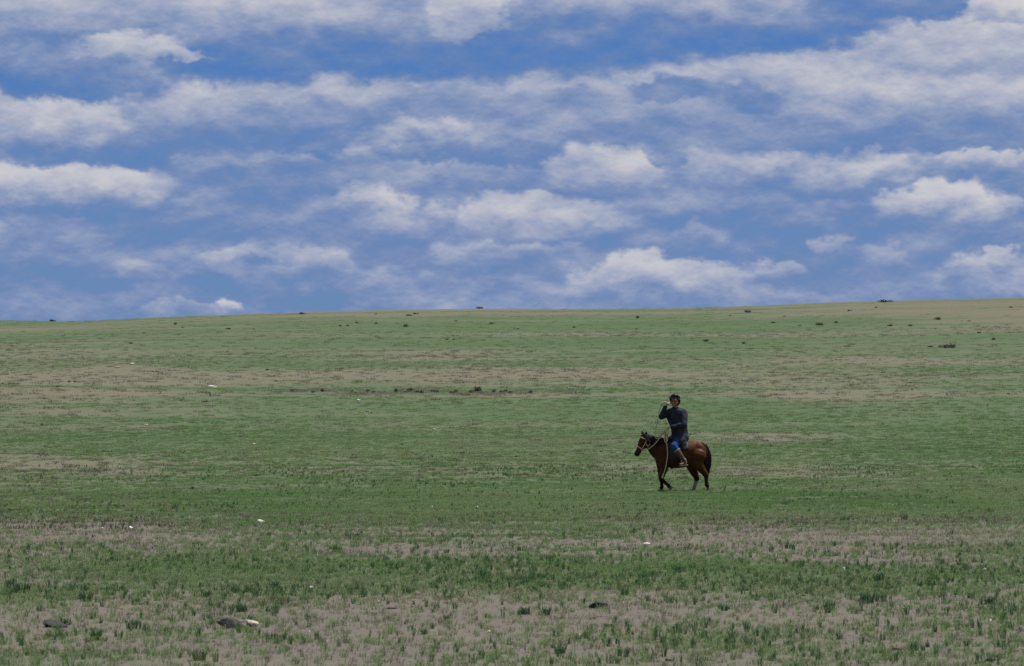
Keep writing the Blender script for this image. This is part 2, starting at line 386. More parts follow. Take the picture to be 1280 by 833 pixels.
x, y = zone(110, 330, 2.0, 6, fade=60); c = cover(x, y); put(x, y, R.random(len(x)) < 0.6 * sstep(c, 0.15, 1.1), (7, 10), 0.8, 1.5, tintf(x, y) + 0.15)
x, y = zone(180, 640, 0.12, 12, fade=90); c = cover(x, y); put(x, y, R.random(len(x)) < 0.7 * sstep(c, 0.2, 1.1), (10, 13), 0.7, 1.2, tintf(x, y) + 0.15)
def finish(name, protos, label, cat):
    x = np.concatenate(PX); y = np.concatenate(PY_); k = len(x)
    P = np.stack([x, y, H(x, y)], -1)
    rot = np.stack([R.normal(0, 0.06, k), R.normal(0, 0.06, k), R.uniform(0, 6.283, k)], -1)
    o = scatter(name, protos, P, rot, np.concatenate(SC), np.concatenate(PICK), np.concatenate(TI), label, cat)
    for L in (PX, PY_, PICK, SC, TI): L.clear()
    return o
finish('grass', gp, 'short green grass growing thinly over the steppe', 'grass')
# dark upright weeds
wp = [blades_mesh('weed_%d' % j, rr, 12, 0.020, 0.035, 0.090, 0.0065, 0.34, WEED, 0.2) for j in range(4)]
wp += [blades_mesh('weed_clump_%d' % j, rr, 26, 0.060, 0.03, 0.085, 0.008, 0.42, WEED, 0.3) for j in range(3)]
def wd(x, y): return sstep(fbm(x / 2.4, y / 4.5, 91, 4), 0.42, 0.66) * (0.25 + 0.75 * sstep(fbm(x / 9.0, y / 15.0, 95, 3), 0.35, 0.6))
x, y = zone(17, 52, 26.0); put(x, y, R.random(len(x)) < 0.10 + 0.8 * wd(x, y) * sstep(cover(x, y), 0.12, 0.55), (0, 4), 0.55, 1.15, R.random(len(x)))
x, y = zone(17, 66, 1.6); put(x, y, R.random(len(x)) < 0.03 + 0.95 * wd(x, y) * sstep(cover(x, y), 0.15, 0.6), (4, 7), 0.55, 1.15, R.random(len(x)))
x, y = zone(48, 120, 5.5, fade=14); put(x, y, R.random(len(x)) < 0.06 + 0.8 * wd(x, y), (0, 4), 0.7, 1.25, R.random(len(x)))
x, y = zone(66, 130, 1.0); put(x, y, R.random(len(x)) < 0.7 * wd(x, y), (4, 7), 0.6, 1.2, R.random(len(x)))
finish('weeds', wp, 'dark green upright weeds dotted among the short grass', 'weeds')
# straw
sp = [blades_mesh('straw_%d' % j, rr, 10, 0.04, 0.02, 0.075, 0.0030, 0.7, STRAW) for j in range(3)]
sp += [blades_mesh('straw_far_%d' % j, rr, 36, 0.22, 0.03, 0.09, 0.010, 0.6, STRAW) for j in range(3)]
x, y = zone(17, 70, 34.0); put(x, y, R.random(len(x)) < 0.25 + 0.5 * fbm(x / 3.0, y / 5.0, 99, 3), (0, 3), 0.6, 1.3, R.random(len(x)))
x, y = zone(60, 150, 2.2); put(x, y, R.random(len(x)) < 0.15 + 0.7 * (1 - sstep(cover(x, y), 0.4, 0.9)), (3, 6), 0.6, 1.1, R.random(len(x)))
x, y = zone(150, 420, 0.35, 8); put(x, y, R.random(len(x)) < 0.15 + 0.8 * (1 - sstep(cover(x, y), 0.35, 0.8)), (3, 6), 0.9, 1.8, R.random(len(x)))
x = R.uniform(-13, 3.6, 420); y = 212 + R.normal(0, 2.6, 420) + 3 * np.sin(x); put(x, y, R.random(420) < 0.9, (3, 6), 0.7, 1.4, 0.8 + 0.2 * R.random(420))
finish('dry_grass', sp, 'pale dry grass stalks scattered over bare soil', 'dry grass')

# ------------------------------------------------------------------ stones
def stone_mat(name, c0, c1, scale=14.0):
    m, n, b = mat_new(name)
    t = n.nodes.new('ShaderNodeTexCoord')
    q = E(n, nnoise(n, t.outputs['Object'], scale, 5, 0.65).outputs[0])
    n.links.new(mixc(n, q.smooth(0.3, 0.7), c0, c1), b.inputs['Base Color'])
    b.inputs['Roughness'].default_value = 0.9
    bp = n.nodes.new('ShaderNodeBump'); bp.inputs['Strength'].default_value = 0.6; bp.inputs['Distance'].default_value = 0.01
    n.links.new(q.s, bp.inputs['Height']); n.links.new(bp.outputs[0], b.inputs['Normal'])
    return m
def stone_mesh(name, size, seed, mat, rough=0.34, sub=3, facets=8):
    bm = bmesh.new(); bmesh.ops.create_icosphere(bm, subdivisions=sub, radius=1.0)
    r_ = random.Random(seed); pl = []
    for _ in range(facets):
        d = Vector((r_.gauss(0, 1), r_.gauss(0, 1), r_.gauss(0, 1))).normalized(); pl.append((d, r_.uniform(0.55, 0.85)))
    off = Vector((seed * 3.7, seed * 1.3, 0))
    for w in bm.verts:
        c = w.co.copy(); c *= 1 + rough * mnoise.noise(c * 1.4 + off) + rough * 0.45 * mnoise.noise(c * 4.1 + off)
        for d, k in pl:
            e = c.dot(d)
            if e > k: c -= d * (e - k) * 0.9
        w.co = Vector((c.x * size[0] / 2, c.y * size[1] / 2, c.z * size[2] / 2))
    me = bpy.data.meshes.new(name); bm.to_mesh(me); bm.free(); me.materials.append(mat)
    me.polygons.foreach_set('use_smooth', [False] * len(me.polygons))
    return me
GREY = stone_mat('grey_stone', (0.050, 0.045, 0.041), (0.125, 0.110, 0.098))
PALE = stone_mat('pale_stone', (0.22, 0.19, 0.155), (0.42, 0.37, 0.31))
DARK = stone_mat('dark_stone', (0.014, 0.013, 0.014), (0.040, 0.036, 0.037))
CREAM = stone_mat('cream_stone', (0.36, 0.33, 0.28), (0.52, 0.48, 0.42))
WHITE = stone_mat('white_stone', (0.42, 0.41, 0.39), (0.66, 0.65, 0.62))
DUNG = stone_mat('dry_dung', (0.05, 0.036, 0.025), (0.11, 0.08, 0.055), 24)
def stone(name, px, py, size, seed, mat, label, group=None, rotz=0.0, sink=0.32, dz=0.0, tilt=0.0, dx=0.0, dy=0.0, cat='stone'):
    p = ground_at(px, py); p.x += dx; p.y += dy; p.z = float(H(p.x, p.y))
    o = bpy.data.objects.new(name, stone_mesh(name, size, seed, mat)); C.objects.link(o)
    o.location = p + Vector((0, 0, size[2] * (0.5 - sink) + dz)); o.rotation_euler = (0, tilt, rotz)
    return tag(o, label, cat, group)
stone('grey_stone', 292, 785, (0.26, 0.20, 0.115), 3, GREY, 'lumpy grey brown stone leaning on a paler stone', tilt=0.20, sink=0.20)
stone('pale_stone', 315, 784, (0.12, 0.14, 0.095), 8, PALE, 'pale cream topped stone against a grey brown stone', sink=0.25, dy=0.04)
stone('dark_stone', 68, 784, (0.24, 0.17, 0.085), 12, DARK, 'flat dark slate coloured stone lying in sparse grass', sink=0.25, tilt=0.06)
stone('black_stone', 749, 760, (0.185, 0.10, 0.072), 15, DARK, 'slanting black stone with a narrow pointed end', sink=0.12, tilt=-0.22)
for q, (px, py, s_) in enumerate([(489, 761, .10), (1180, 762, .06), (1125, 724, .12), (760, 783, .12), (1236, 826, .10), (836, 826, .07), (100, 626, .16), (1120, 812, .08)]):
    stone('dung_clod', px, py, (s_, s_ * 0.8, s_ * 0.42), 30 + q, DUNG, 'small dark brown clod of dry dung on the soil', 'dry dung clods', rotz=q * 1.3, cat='dung')
for q, (px, py, s_) in enumerate([(326, 654, .16), (389, 736, .075), (1054, 713, .085), (163, 661, .10), (128, 661, .06), (1230, 713, .06), (1136, 712, .035),
                                  (808, 681, .09), (318, 790, .022), (387, 790, .03), (611, 790, .035), (1129, 760, .03), (1237, 776, .04), (596, 635, .09), (540, 634, .06), (848, 704, .04)]):
    if s_ > 0.05:
        stone('white_stone', px, py, (s_, s_ * 0.8, s_ * 0.62), 60 + q, WHITE, 'small bright white stone in the short grass', 'white stones', rotz=q * 0.9)
    else:
        stone('white_pebble', px, py, (s_, s_ * 0.8, s_ * 0.65), 60 + q, WHITE, 'tiny white pebble on bare soil', 'white pebbles', rotz=q * 0.9)
stone('far_pale_rock', 264, 485, (0.72, 0.45, 0.22), 77, CREAM, 'long white rock on the tan grass beyond the rider', sink=0.3)
for q, (px, py, s_) in enumerate([(182, 532, .20), (317, 556, .16), (543, 538, .22), (460, 515, .22), (448, 501, .25), (1050, 447, .4), (165, 456, .45), (147, 460, .4), (445, 518, .2)]):
    stone('far_white_stone', px, py, (s_, s_ * 0.7, s_ * 0.5), 90 + q, PALE, 'small pale stone far out on the plain', 'pale stones far out on the plain', rotz=q)
# loose gravel
pm = [stone_mesh('gravel_%d' % j, (1, 0.8, 0.6), 120 + j, m_, 0.3, 1, 3) for j, m_ in enumerate((GREY, GREY, PALE, DUNG, WHITE))]
x, y = zone(17, 60, 110.0); c = cover(x, y)
keep = R.random(len(x)) < 1 - sstep(c, 0.25, 0.8)
x, y = x[keep], y[keep]; k = len(x)
PX.append(x); PY_.append(y); PICK.append(R.choice(5, k, p=[.36, .25, .15, .22, .02])); SC.append(0.006 + 0.016 * R.random(k) ** 3); TI.append(R.random(k))
finish('gravel', pm, 'fine loose gravel strewn over the bare foreground soil', 'gravel')

# ------------------------------------------------------------------ low dark shrubs
SHRUB = bpy.data.materials.new('shrub_leaves'); SHRUB.use_nodes = True
n = SHRUB.node_tree; b = n.nodes['Principled BSDF']; t = n.nodes.new('ShaderNodeTexCoord')
q = E(n, nnoise(n, t.outputs['Object'], 6.0, 3, 0.6).outputs[0])
n.links.new(mixc(n, q.smooth(0.3, 0.7), (0.040, 0.041, 0.028), (0.090, 0.086, 0.060)), b.inputs['Base Color']); b.inputs['Roughness'].default_value = 0.8
PALEBUSH = STRAW
TWIG = stone_mat('twig_bark', (0.03, 0.024, 0.018), (0.06, 0.05, 0.04))
def shrub_mesh(seed, nl=420):
    r_ = random.Random(seed); V = []; Fc = []
    lobes = [(r_.uniform(-0.32, 0.32), r_.uniform(-0.25, 0.25), r_.uniform(0.12, 0.24), r_.uniform(0.16, 0.26)) for _ in range(6)]
    for _ in range(nl):
        lx, ly, lz, lr = r_.choice(lobes)
        d = Vector((r_.gauss(0, 1), r_.gauss(0, 1), r_.gauss(0, 0.8))).normalized() * lr * r_.random() ** 0.4
        c = Vector((lx + d.x, ly + d.y, max(0.0, lz + d.z)))
        nrm = Vector((r_.gauss(0, 1), r_.gauss(0, 1), r_.gauss(0.4, 1))).normalized(); t_ = nrm.orthogonal().normalized(); u_ = nrm.cross(t_)
        s_ = r_.uniform(0.018, 0.04); k = len(V)
        V += [tuple(c + t_ * s_ * 1.6), tuple(c + u_ * s_), tuple(c - t_ * s_ * 1.6), tuple(c - u_ * s_)]; Fc.append((k, k + 1, k + 2, k + 3))
    me = bpy.data.meshes.new('foliage'); me.from_pydata(V, [], Fc); me.materials.append(SHRUB); me.update(); return me
def twig_mesh(seed):
    r_ = random.Random(seed); V = []; Fc = []
    for _ in range(9):
        a_ = r_.uniform(0, 6.28); e = Vector((math.cos(a_) * r_.uniform(.1, .4), math.sin(a_) * r_.uniform(.1, .3), r_.uniform(.15, .36)))
        k = len(V)
        for j in range(3):
            o_ = Vector((math.cos(j * 2.1), math.sin(j * 2.1), 0)); V += [tuple(o_ * 0.014 - Vector((0, 0, .04))), tuple(e + o_ * 0.004)]
        for j in range(3):
            a0 = k + 2 * j; b0 = k + 2 * ((j + 1) % 3); Fc.append((a0, b0, b0 + 1, a0 + 1))
    me = bpy.data.meshes.new('stems'); me.from_pydata(V, [], Fc); me.materials.append(TWIG); me.update(); return me
SM = [shrub_mesh(200 + j) for j in range(5)]; TM = [twig_mesh(300 + j) for j in range(5)]
def shrub(px, py, wpx, label, group, hfac=1.0, k=0):
    p = ground_at(px, py); w = max(0.3, 1.15 * wpx / F * p.y)
    e = bpy.data.objects.new('low_shrub', None); C.objects.link(e); e.empty_display_size = 0.1
    e.location = p; e.rotation_euler = (0, 0, k * 1.7); e.scale = (w, w, w * hfac)
    for nm, m_ in (('foliage', SM[k % 5]), ('stems', TM[k % 5])):
        o = bpy.data.objects.new(nm, m_); C.objects.link(o); o.parent = e
    tag(e, label, 'shrub', group)
ROW = [(366,490,5),(391,491,4),(403,490,5),(440,490,3),(459,490,6),(466,491,4),(495,490,4),(506,491,6),(512,490,9),(521,491,7),(527,492,5),(541,490,8),(546,491,6),(565,492,7),(570,491,4),(590,491,9),(597,490,12),(602,492,5),(617,491,6),(626,491,9),(631,490,5),(638,492,7),(663,492,4)]
for k, (px, py, w) in enumerate(ROW):
    shrub(px, py, w, 'largest dark shrub in the broken line of shrubs beyond the rider' if px == 597 else 'dark shrub in the broken line of shrubs beyond the rider', 'shrubs in a line across the plain', (1.3, .8, 1.6, 1.0)[k * 7 % 4], k)
HILL = [(66,401,9,.4),(219,406,5,.7),(377,393,8,.4),(425,408,5,.5),(434,408,5,.5),(445,404,4,.6),(470,405,5,.5),(507,409,7,.7),(285,412,7,.4),(317,412,4,.4),(228,410,4,.4),(164,430,6,.4),
 (600,386,10,.35),(520,393,8,.3),(615,405,9,.3),(559,425,5,.5),(567,425,4,.5),(334,463,6,.4),(86,478,5,.5),(93,478,5,.5),(255,503,10,.3),(345,477,6,.3),(570,402,4,.5),(180,417,5,.3),(470,393,4,.4),(512,395,9,.3),
 (797,398,5,.8),(935,391,9,.5),(1107,378,18,.22),(1062,389,6,.4),(967,404,7,.35),(1024,407,11,.4),(1045,404,6,.5),(882,427,9,.4),(929,430,7,.5),(1183,435,24,.26),(1163,434,10,.2),(1113,408,8,.4),(1138,408,8,.4),
 (1173,400,9,.5),(1225,417,6,.5),(1242,425,7,.5),(1264,385,5,.5),(718,410,5,.5),(796,412,4,.5),(865,424,5,.3),(1104,466,7,.25),(1270,466,5,.3),(1137,479,6,.3),(1152,441,4,.3),(1211,402,6,.3),(981,396,5,.3),(1000,408,6,.3),(913,395,4,.3),(648,412,5,.4),(644,412,4,.4),(1095,385,5,.4)]
CREST = {66, 377, 600, 1107}
for k, (px, py, w, hf) in enumerate(HILL):
    lb = 'low dark shrub dotted on the rising hillside'
    if px in CREST: lb = {66: 'dark shrub on the skyline at the lowest dip of the hill crest', 377: 'small dark shrub on the crest between the dip and the broad brown top', 600: 'dark shrub breaking the skyline on the broad brown hilltop', 1107: 'long flat dark shrub breaking the skyline where the crest climbs'}[px]
    if px == 1183: lb = 'widest dark shrub patch on the hillside below the climbing crest'
    shrub(px, py, w, lb, 'shrubs dotted over the hillside', hf * 1.8, k)

# ------------------------------------------------------------------ the weed clumps that stand out singly in the foreground
WSOLO = bpy.data.materials.new('weed_clump_leaves'); WSOLO.use_nodes = True
n = WSOLO.node_tree; b = n.nodes['Principled BSDF']; oi = n.nodes.new('ShaderNodeObjectInfo')
c_ = mixc(n, E(n, oi.outputs['Random']), (0.046, 0.104, 0.042), (0.080, 0.146, 0.054)); n.links.new(c_, b.inputs['Base Color']); b.inputs['Roughness'].default_value = 0.6
tr = n.nodes.new('ShaderNodeBsdfTranslucent'); n.links.new(c_, tr.inputs[0]); mx = n.nodes.new('ShaderNodeMixShader'); mx.inputs[0].default_value = 0.4
n.links.new(b.outputs[0], mx.inputs[1]); n.links.new(tr.outputs[0], mx.inputs[2]); n.links.new(mx.outputs[0], n.nodes['Material Output'].inputs[0])
WM = [blades_mesh('weed_clump', rr, 46, 0.05, 0.05, 0.115, 0.009, 0.40, WSOLO, 0.3) for _ in range(4)]
for k, (px, py, s_) in enumerate([(421,690,1.1),(240,612,1.),(1098,728,1.2),(1084,754,1.2),(1100,752,1.),(780,744,.9),(657,768,.8),(683,769,.8),(558,776,.6),(302,765,1.),(700,817,.9),(249,825,.9),(166,786,.9),(84,781,.8),(121,800,1.),(530,793,.6),(30,742,1.3),(14,735,1.2),(108,752,1.1),(216,735,.8),(294,740,.9),(342,735,.9),(260,747,.8),(1238,755,.9),(1036,762,.9),(1141,812,.7),(1213,748,.7),(865,712,.8),(846,716,1.),(926,703,.7),(585,730,.8),(604,722,.9),(1130,650,1.),(880,742,.6),(905,763,.6),(1034,766,.6)]):
    p = ground_at(px, py); o = bpy.data.objects.new('weed_clump', WM[k % 4]); C.objects.link(o); o.location = p; o.rotation_euler = (0, 0, k * 1.9); o.scale = (s_,) * 3
    tag(o, 'dark green leafy weed clump standing out on sparse foreground ground', 'weed', 'weed clumps in the foreground')
# ------------------------------------------------------------------ horse, rider and tack
tmp = bpy.data.scenes.new('modelling')           # scratch scene in which the voxel surfaces are baked
def V3(*a): return Vector(a)
def thing(name, label, cat, loc, group=None):
    e = bpy.data.objects.new(name, None); C.objects.link(e); e.location = loc; e.empty_display_size = 0.2
    return tag(e, label, cat, group)
def rings(bm, R_):
    vs = [[bm.verts.new(p) for p in r_] for r_ in R_]; k = len(vs[0])
    for a_, b_ in zip(vs, vs[1:]):
        for j in range(k): bm.faces.new((a_[j], a_[(j + 1) % k], b_[(j + 1) % k], b_[j]))
    bm.faces.new(vs[0][::-1]); bm.faces.new(vs[-1])
def capsule(bm, p0, r0, p1, r1, k=14):
    p0 = Vector(p0); p1 = Vector(p1); t_ = (p1 - p0).normalized(); u_ = t_.orthogonal().normalized(); w_ = t_.cross(u_)
    R_ = []
    def ring(c, r_): R_.append([c + (u_ * math.cos(6.28318 * j / k) + w_ * math.sin(6.28318 * j / k)) * r_ for j in range(k)])
    for s_ in (-86, -60, -30): ring(p0 + t_ * r0 * math.sin(math.radians(s_)), r0 * math.cos(math.radians(s_)))
    ring(p0, r0); ring(p1, r1)
    for s_ in (30, 60, 86): ring(p1 + t_ * r1 * math.sin(math.radians(s_)), r1 * math.cos(math.radians(s_)))
    rings(bm, R_)
def chain(bm, pts):
    for (a_, ra), (b_, rb) in zip(pts, pts[1:]): capsule(bm, a_, ra, b_, rb)
def loft(bm, secs, k=24):
    """secs: centre, half-axis u, half-axis v"""
    rings(bm, [[Vector(c) + Vector(u_) * math.cos(6.28318 * j / k) + Vector(w_) * math.sin(6.28318 * j / k) for j in range(k)] for c, u_, w_ in secs])
def ell(bm, c, r_, M=None):
    m_ = Matrix.Translation(Vector(c)) @ (M.to_4x4() if M else Matrix.Identity(4)) @ Matrix.Diagonal((*r_, 1))
    bmesh.ops.create_icosphere(bm, subdivisions=3, radius=1.0, matrix=m_)
def build(name, bm, mat, parent, smooth=True):
    off = parent.matrix_basis.translation if parent else Vector()
    me = bpy.data.meshes.new(name); bmesh.ops.recalc_face_normals(bm, faces=bm.faces[:]); bm.to_mesh(me); bm.free()
    me.materials.append(mat)
    me.polygons.foreach_set('use_smooth', [smooth] * len(me.polygons))
    o = bpy.data.objects.new(name, me); C.objects.link(o)
    if parent: o.parent = parent
    return o
def skin(name, bm, vox, it, mat, parent):
    """one continuous surface round overlapping volumes"""
    me = bpy.data.meshes.new(name + '_raw'); bmesh.ops.recalc_face_normals(bm, faces=bm.faces[:]); bm.to_mesh(me); bm.free()
    o = bpy.data.objects.new(name + '_raw', me); tmp.collection.objects.link(o)
    md = o.modifiers.new('r', 'REMESH'); md.mode = 'VOXEL'; md.voxel_size = vox
    ms = o.modifiers.new('s', 'SMOOTH'); ms.factor = 0.5; ms.iterations = it
    vl = tmp.view_layers[0]; vl.update()
    m2 = bpy.data.meshes.new_from_object(o.evaluated_get(vl.depsgraph)); m2.name = name
    m2.materials.clear(); m2.materials.append(mat); m2.polygons.foreach_set('use_smooth', [True] * len(m2.polygons))
    bpy.data.objects.remove(o); bpy.data.meshes.remove(me)
    r_ = bpy.data.objects.new(name, m2); C.objects.link(r_); r_.parent = parent
    return r_
def curve(pts, n_=8):
    P = [Vector(p) for p in pts]; P = [P[0] * 2 - P[1]] + P + [P[-1] * 2 - P[-2]]; o_ = []
    for j in range(1, len(P) - 2):
        for q in range(n_):
            t_ = q / n_
            o_.append(0.5 * ((2 * P[j]) + (P[j + 1] - P[j - 1]) * t_ + (2 * P[j - 1] - 5 * P[j] + 4 * P[j + 1] - P[j + 2]) * t_ ** 2 + (3 * P[j] - P[j - 1] - 3 * P[j + 1] + P[j + 2]) * t_ ** 3))
    return o_ + [P[-2]]
def tube(bm, pts, r0, r1=None, k=7, closed=False, flat=1.0):
    r1 = r0 if r1 is None else r1; n_ = len(pts); R_ = []; u_ = None
    for j, p in enumerate(pts):
        t_ = (pts[min(j + 1, n_ - 1)] - pts[max(j - 1, 0)]).normalized()
        if closed: t_ = (pts[(j + 1) % n_] - pts[j - 1]).normalized()
        u_ = t_.orthogonal().normalized() if u_ is None else (u_ - t_ * u_.dot(t_)).normalized()
        w_ = t_.cross(u_); r_ = r0 + (r1 - r0) * j / max(1, n_ - 1)
        R_.append([p + (u_ * math.cos(6.28318 * q / k) + w_ * math.sin(6.28318 * q / k) * flat) * r_ for q in range(k)])
    if closed:
        vs = [[bm.verts.new(p) for p in r_] for r_ in R_]
        for j in range(n_):
            a_, b_ = vs[j], vs[(j + 1) % n_]
            for q in range(k): bm.faces.new((a_[q], a_[(q + 1) % k], b_[(q + 1) % k], b_[q]))
    else: rings(bm, R_)
def plain(name, c0, c1, rough=0.8, scale=30.0, spec=0.3, bump_=0.3):
    m_, n, b = mat_new(name); t_ = n.nodes.new('ShaderNodeTexCoord')
    q = E(n, nnoise(n, t_.outputs['Object'], scale, 4, 0.6).outputs[0])
    n.links.new(mixc(n, q.smooth(0.3, 0.7), c0, c1), b.inputs['Base Color']); b.inputs['Roughness'].default_value = rough
    b.inputs['Specular IOR Level'].default_value = spec
    bp = n.nodes.new('ShaderNodeBump'); bp.inputs['Strength'].default_value = bump_; bp.inputs['Distance'].default_value = 0.01
    n.links.new(q.s, bp.inputs['Height']); n.links.new(bp.outputs[0], b.inputs['Normal'])
    return m_
# bay coat: brown body, black lower legs and muzzle, one greyish sock
COAT, n, b = mat_new('bay_coat'); t_ = n.nodes.new('ShaderNodeTexCoord'); sp_ = n.nodes.new('ShaderNodeSeparateXYZ')
n.links.new(t_.outputs['Object'], sp_.inputs[0]); hx, hy, hz = (E(n, sp_.outputs[j]) for j in range(3))
q = E(n, nnoise(n, t_.outputs['Object'], 5.0, 4, 0.55).outputs[0]); q2 = E(n, nnoise(n, t_.outputs['Object'], 60.0, 3, 0.6).outputs[0])
c_ = mixc(n, q.smooth(0.3, 0.7), (0.046, 0.0148, 0.0040), (0.080, 0.0265, 0.0062))
c_ = mixc(n, (hx + (q - 0.5) * 0.2).smooth(-0.1, 0.35), (0.046, 0.0155, 0.0044), c_)       # forehand darker than the quarters
c_ = mixc(n, (hz + (q - 0.5) * 0.16).smooth(0.62, 0.28), c_, (0.018, 0.0085, 0.0055))  # black legs; the fade onto the belly is shade put into the coat
c_ = mixc(n, (hx + hz * 0.5).smooth(-0.55, -0.62), c_, (0.014, 0.009, 0.008))
sock = hz.smooth(0.27, 0.23) * hy.smooth(0.0, 0.02) * hx.smooth(0.18, 0.22)
c_ = mixc(n, sock, c_, (0.20, 0.19, 0.19))
n.links.new(c_, b.inputs['Base Color']); b.inputs['Roughness'].default_value = 0.55; b.inputs['Specular IOR Level'].default_value = 0.10
bp = n.nodes.new('ShaderNodeBump'); bp.inputs['Strength'].default_value = 0.15; bp.inputs['Distance'].default_value = 0.006
n.links.new(q2.s, bp.inputs['Height']); n.links.new(bp.outputs[0], b.inputs['Normal'])
HAIR = plain('horse_hair', (0.008, 0.006, 0.005), (0.020, 0.014, 0.011), 0.55, 40)
HOOF = plain('hoof_horn', (0.10, 0.06, 0.045), (0.20, 0.13, 0.10), 0.6, 30)
EYE_M = plain('eye', (0.006, 0.005, 0.004), (0.010, 0.008, 0.006), 0.1, 10, 0.6, 0.0)
LEATHER = plain('dark_leather', (0.012, 0.009, 0.008), (0.028, 0.020, 0.016), 0.6, 30)
ROPE = plain('pale_rope', (0.40, 0.29, 0.16), (0.56, 0.43, 0.26), 0.9, 90)
NAVY = plain('navy_cloth', (0.012, 0.015, 0.023), (0.027, 0.032, 0.047), 0.85, 9, 0.2, 1.0); NAVY.node_tree.nodes['Bump'].inputs['Distance'].default_value = 0.05
SASH = plain('dark_red_sash', (0.030, 0.012, 0.009), (0.055, 0.022, 0.016), 0.85, 30, 0.2)
BLUE = plain('blue_cloth', (0.007, 0.030, 0.110), (0.014, 0.055, 0.175), 0.85, 24, 0.2)
BOOT = plain('brown_boot', (0.045, 0.022, 0.016), (0.095, 0.048, 0.034), 0.55, 26)
SOLE = plain('boot_sole', (0.16, 0.09, 0.06), (0.26, 0.16, 0.11), 0.8, 30)
FELT = plain('pale_felt', (0.22, 0.17, 0.14), (0.36, 0.29, 0.24), 0.9, 40)
SKIN = plain('tanned_skin', (0.22, 0.085, 0.040), (0.29, 0.118, 0.058), 0.5, 18, 0.35, 0.1)
BLACKH = plain('black_hair', (0.006, 0.006, 0.006), (0.016, 0.015, 0.014), 0.5, 60)
METAL = plain('dull_metal', (0.35, 0.33, 0.30), (0.50, 0.48, 0.44), 0.35, 40)
METAL.node_tree.nodes['Principled BSDF'].inputs['Metallic'].default_value = 0.9

base = ground_at(850, 614); base.z = float(np.mean(H(np.array([base.x - .43, base.x + .35, base.x]), np.array([base.y] * 3)))) - 0.006
horse = thing('horse', 'bay horse with black mane and tail walking over the grass under a rider', 'horse', base)
# ---- horse body
bm = bmesh.new()
BAR = [(-.63, .93, .09, .08), (-.585, .90, .20, .135), (-.50, .895, .275, .18), (-.38, .90, .325, .215), (-.24, .90, .335, .24), (-.08, .885, .332, .265), (.08, .890, .322, .27), (.22, .915, .305, .255), (.36, .945, .282, .24), (.48, .945, .245, .205), (.57, .935, .18, .15), (.625, .93, .09, .08)]
loft(bm, [((x_, 0, z_), (0, w_, 0), (0, 0, h_)) for x_, z_, h_, w_ in BAR], 28)
loft(bm, [((-.36, 0, .98), (0, .14, 0), (.04, 0, .28)), ((-.48, 0, 1.005), (0, .125, 0), (.07, 0, .272)), ((-.60, 0, 1.06), (0, .105, 0), (.07, 0, .225)), ((-.70, -.005, 1.125), (0, .088, 0), (.05, 0, .185)), ((-.78, -.015, 1.185), (0, .078, 0), (.02, 0, .150)), ((-.84, -.02, 1.225), (0, .06, 0), (0, 0, .10))], 24)
P0, P1 = V3(-.835, -.02, 1.275), V3(-1.055, -.115, .885)
HT = (P1 - P0).normalized(); HS = HT.cross(V3(0, 0, 1)).normalized(); HN = HS.cross(HT).normalized()
HSEC = [(-.10, .06, .05), (0, .095, .072), (.14, .118, .086), (.30, .122, .090), (.46, .102, .076), (.62, .082, .062), (.80, .072, .056), (.94, .074, .062), (1.03, .060, .054), (1.08, .03, .03)]
def hsec(t_, k=1.0):
    a_ = [s_[0] for s_ in HSEC]; hh = float(np.interp(t_, a_, [s_[1] for s_ in HSEC])); hw = float(np.interp(t_, a_, [s_[2] for s_ in HSEC]))
    return P0 + (P1 - P0) * t_, HN * hh * k, HS * hw * k
loft(bm, [hsec(s_[0]) for s_ in HSEC], 20)
ell(bm, P0 + (P1 - P0) * .27 - HN * .045 * (1 if HN.x > 0 else -1) * -1, (.105, .082, .115))       # cheek
for s_ in (-1, 1):
    eb = P0 + (P1 - P0) * .22 + HS * s_ * .078
    ell(bm, eb, (.030, .026, .026))                                                                # brow
    capsule(bm, P0 + (P1 - P0) * .98 + HS * s_ * .038, .020, P0 + (P1 - P0) * 1.02 + HS * s_ * .042, .016)   # nostril rim
# ears
for s_, tip in ((1, V3(-.925, .045, 1.475)), (-1, V3(-.815, -.085, 1.462))):
    ro = P0 + V3(-.02, 0, .075) + V3(-.030 if s_ > 0 else .025, .045 * s_, 0)
    d_ = (tip - ro); sd_ = d_.cross(V3(0, 1, 0)).normalized()
    loft(bm, [(ro + d_ * t_, sd_ * w_, V3(0, 1, 0) * w_ * .5) for t_, w_ in ((-.15, .026), (.1, .034), (.4, .037), (.7, .026), (.92, .012), (1.0, .005))], 12)
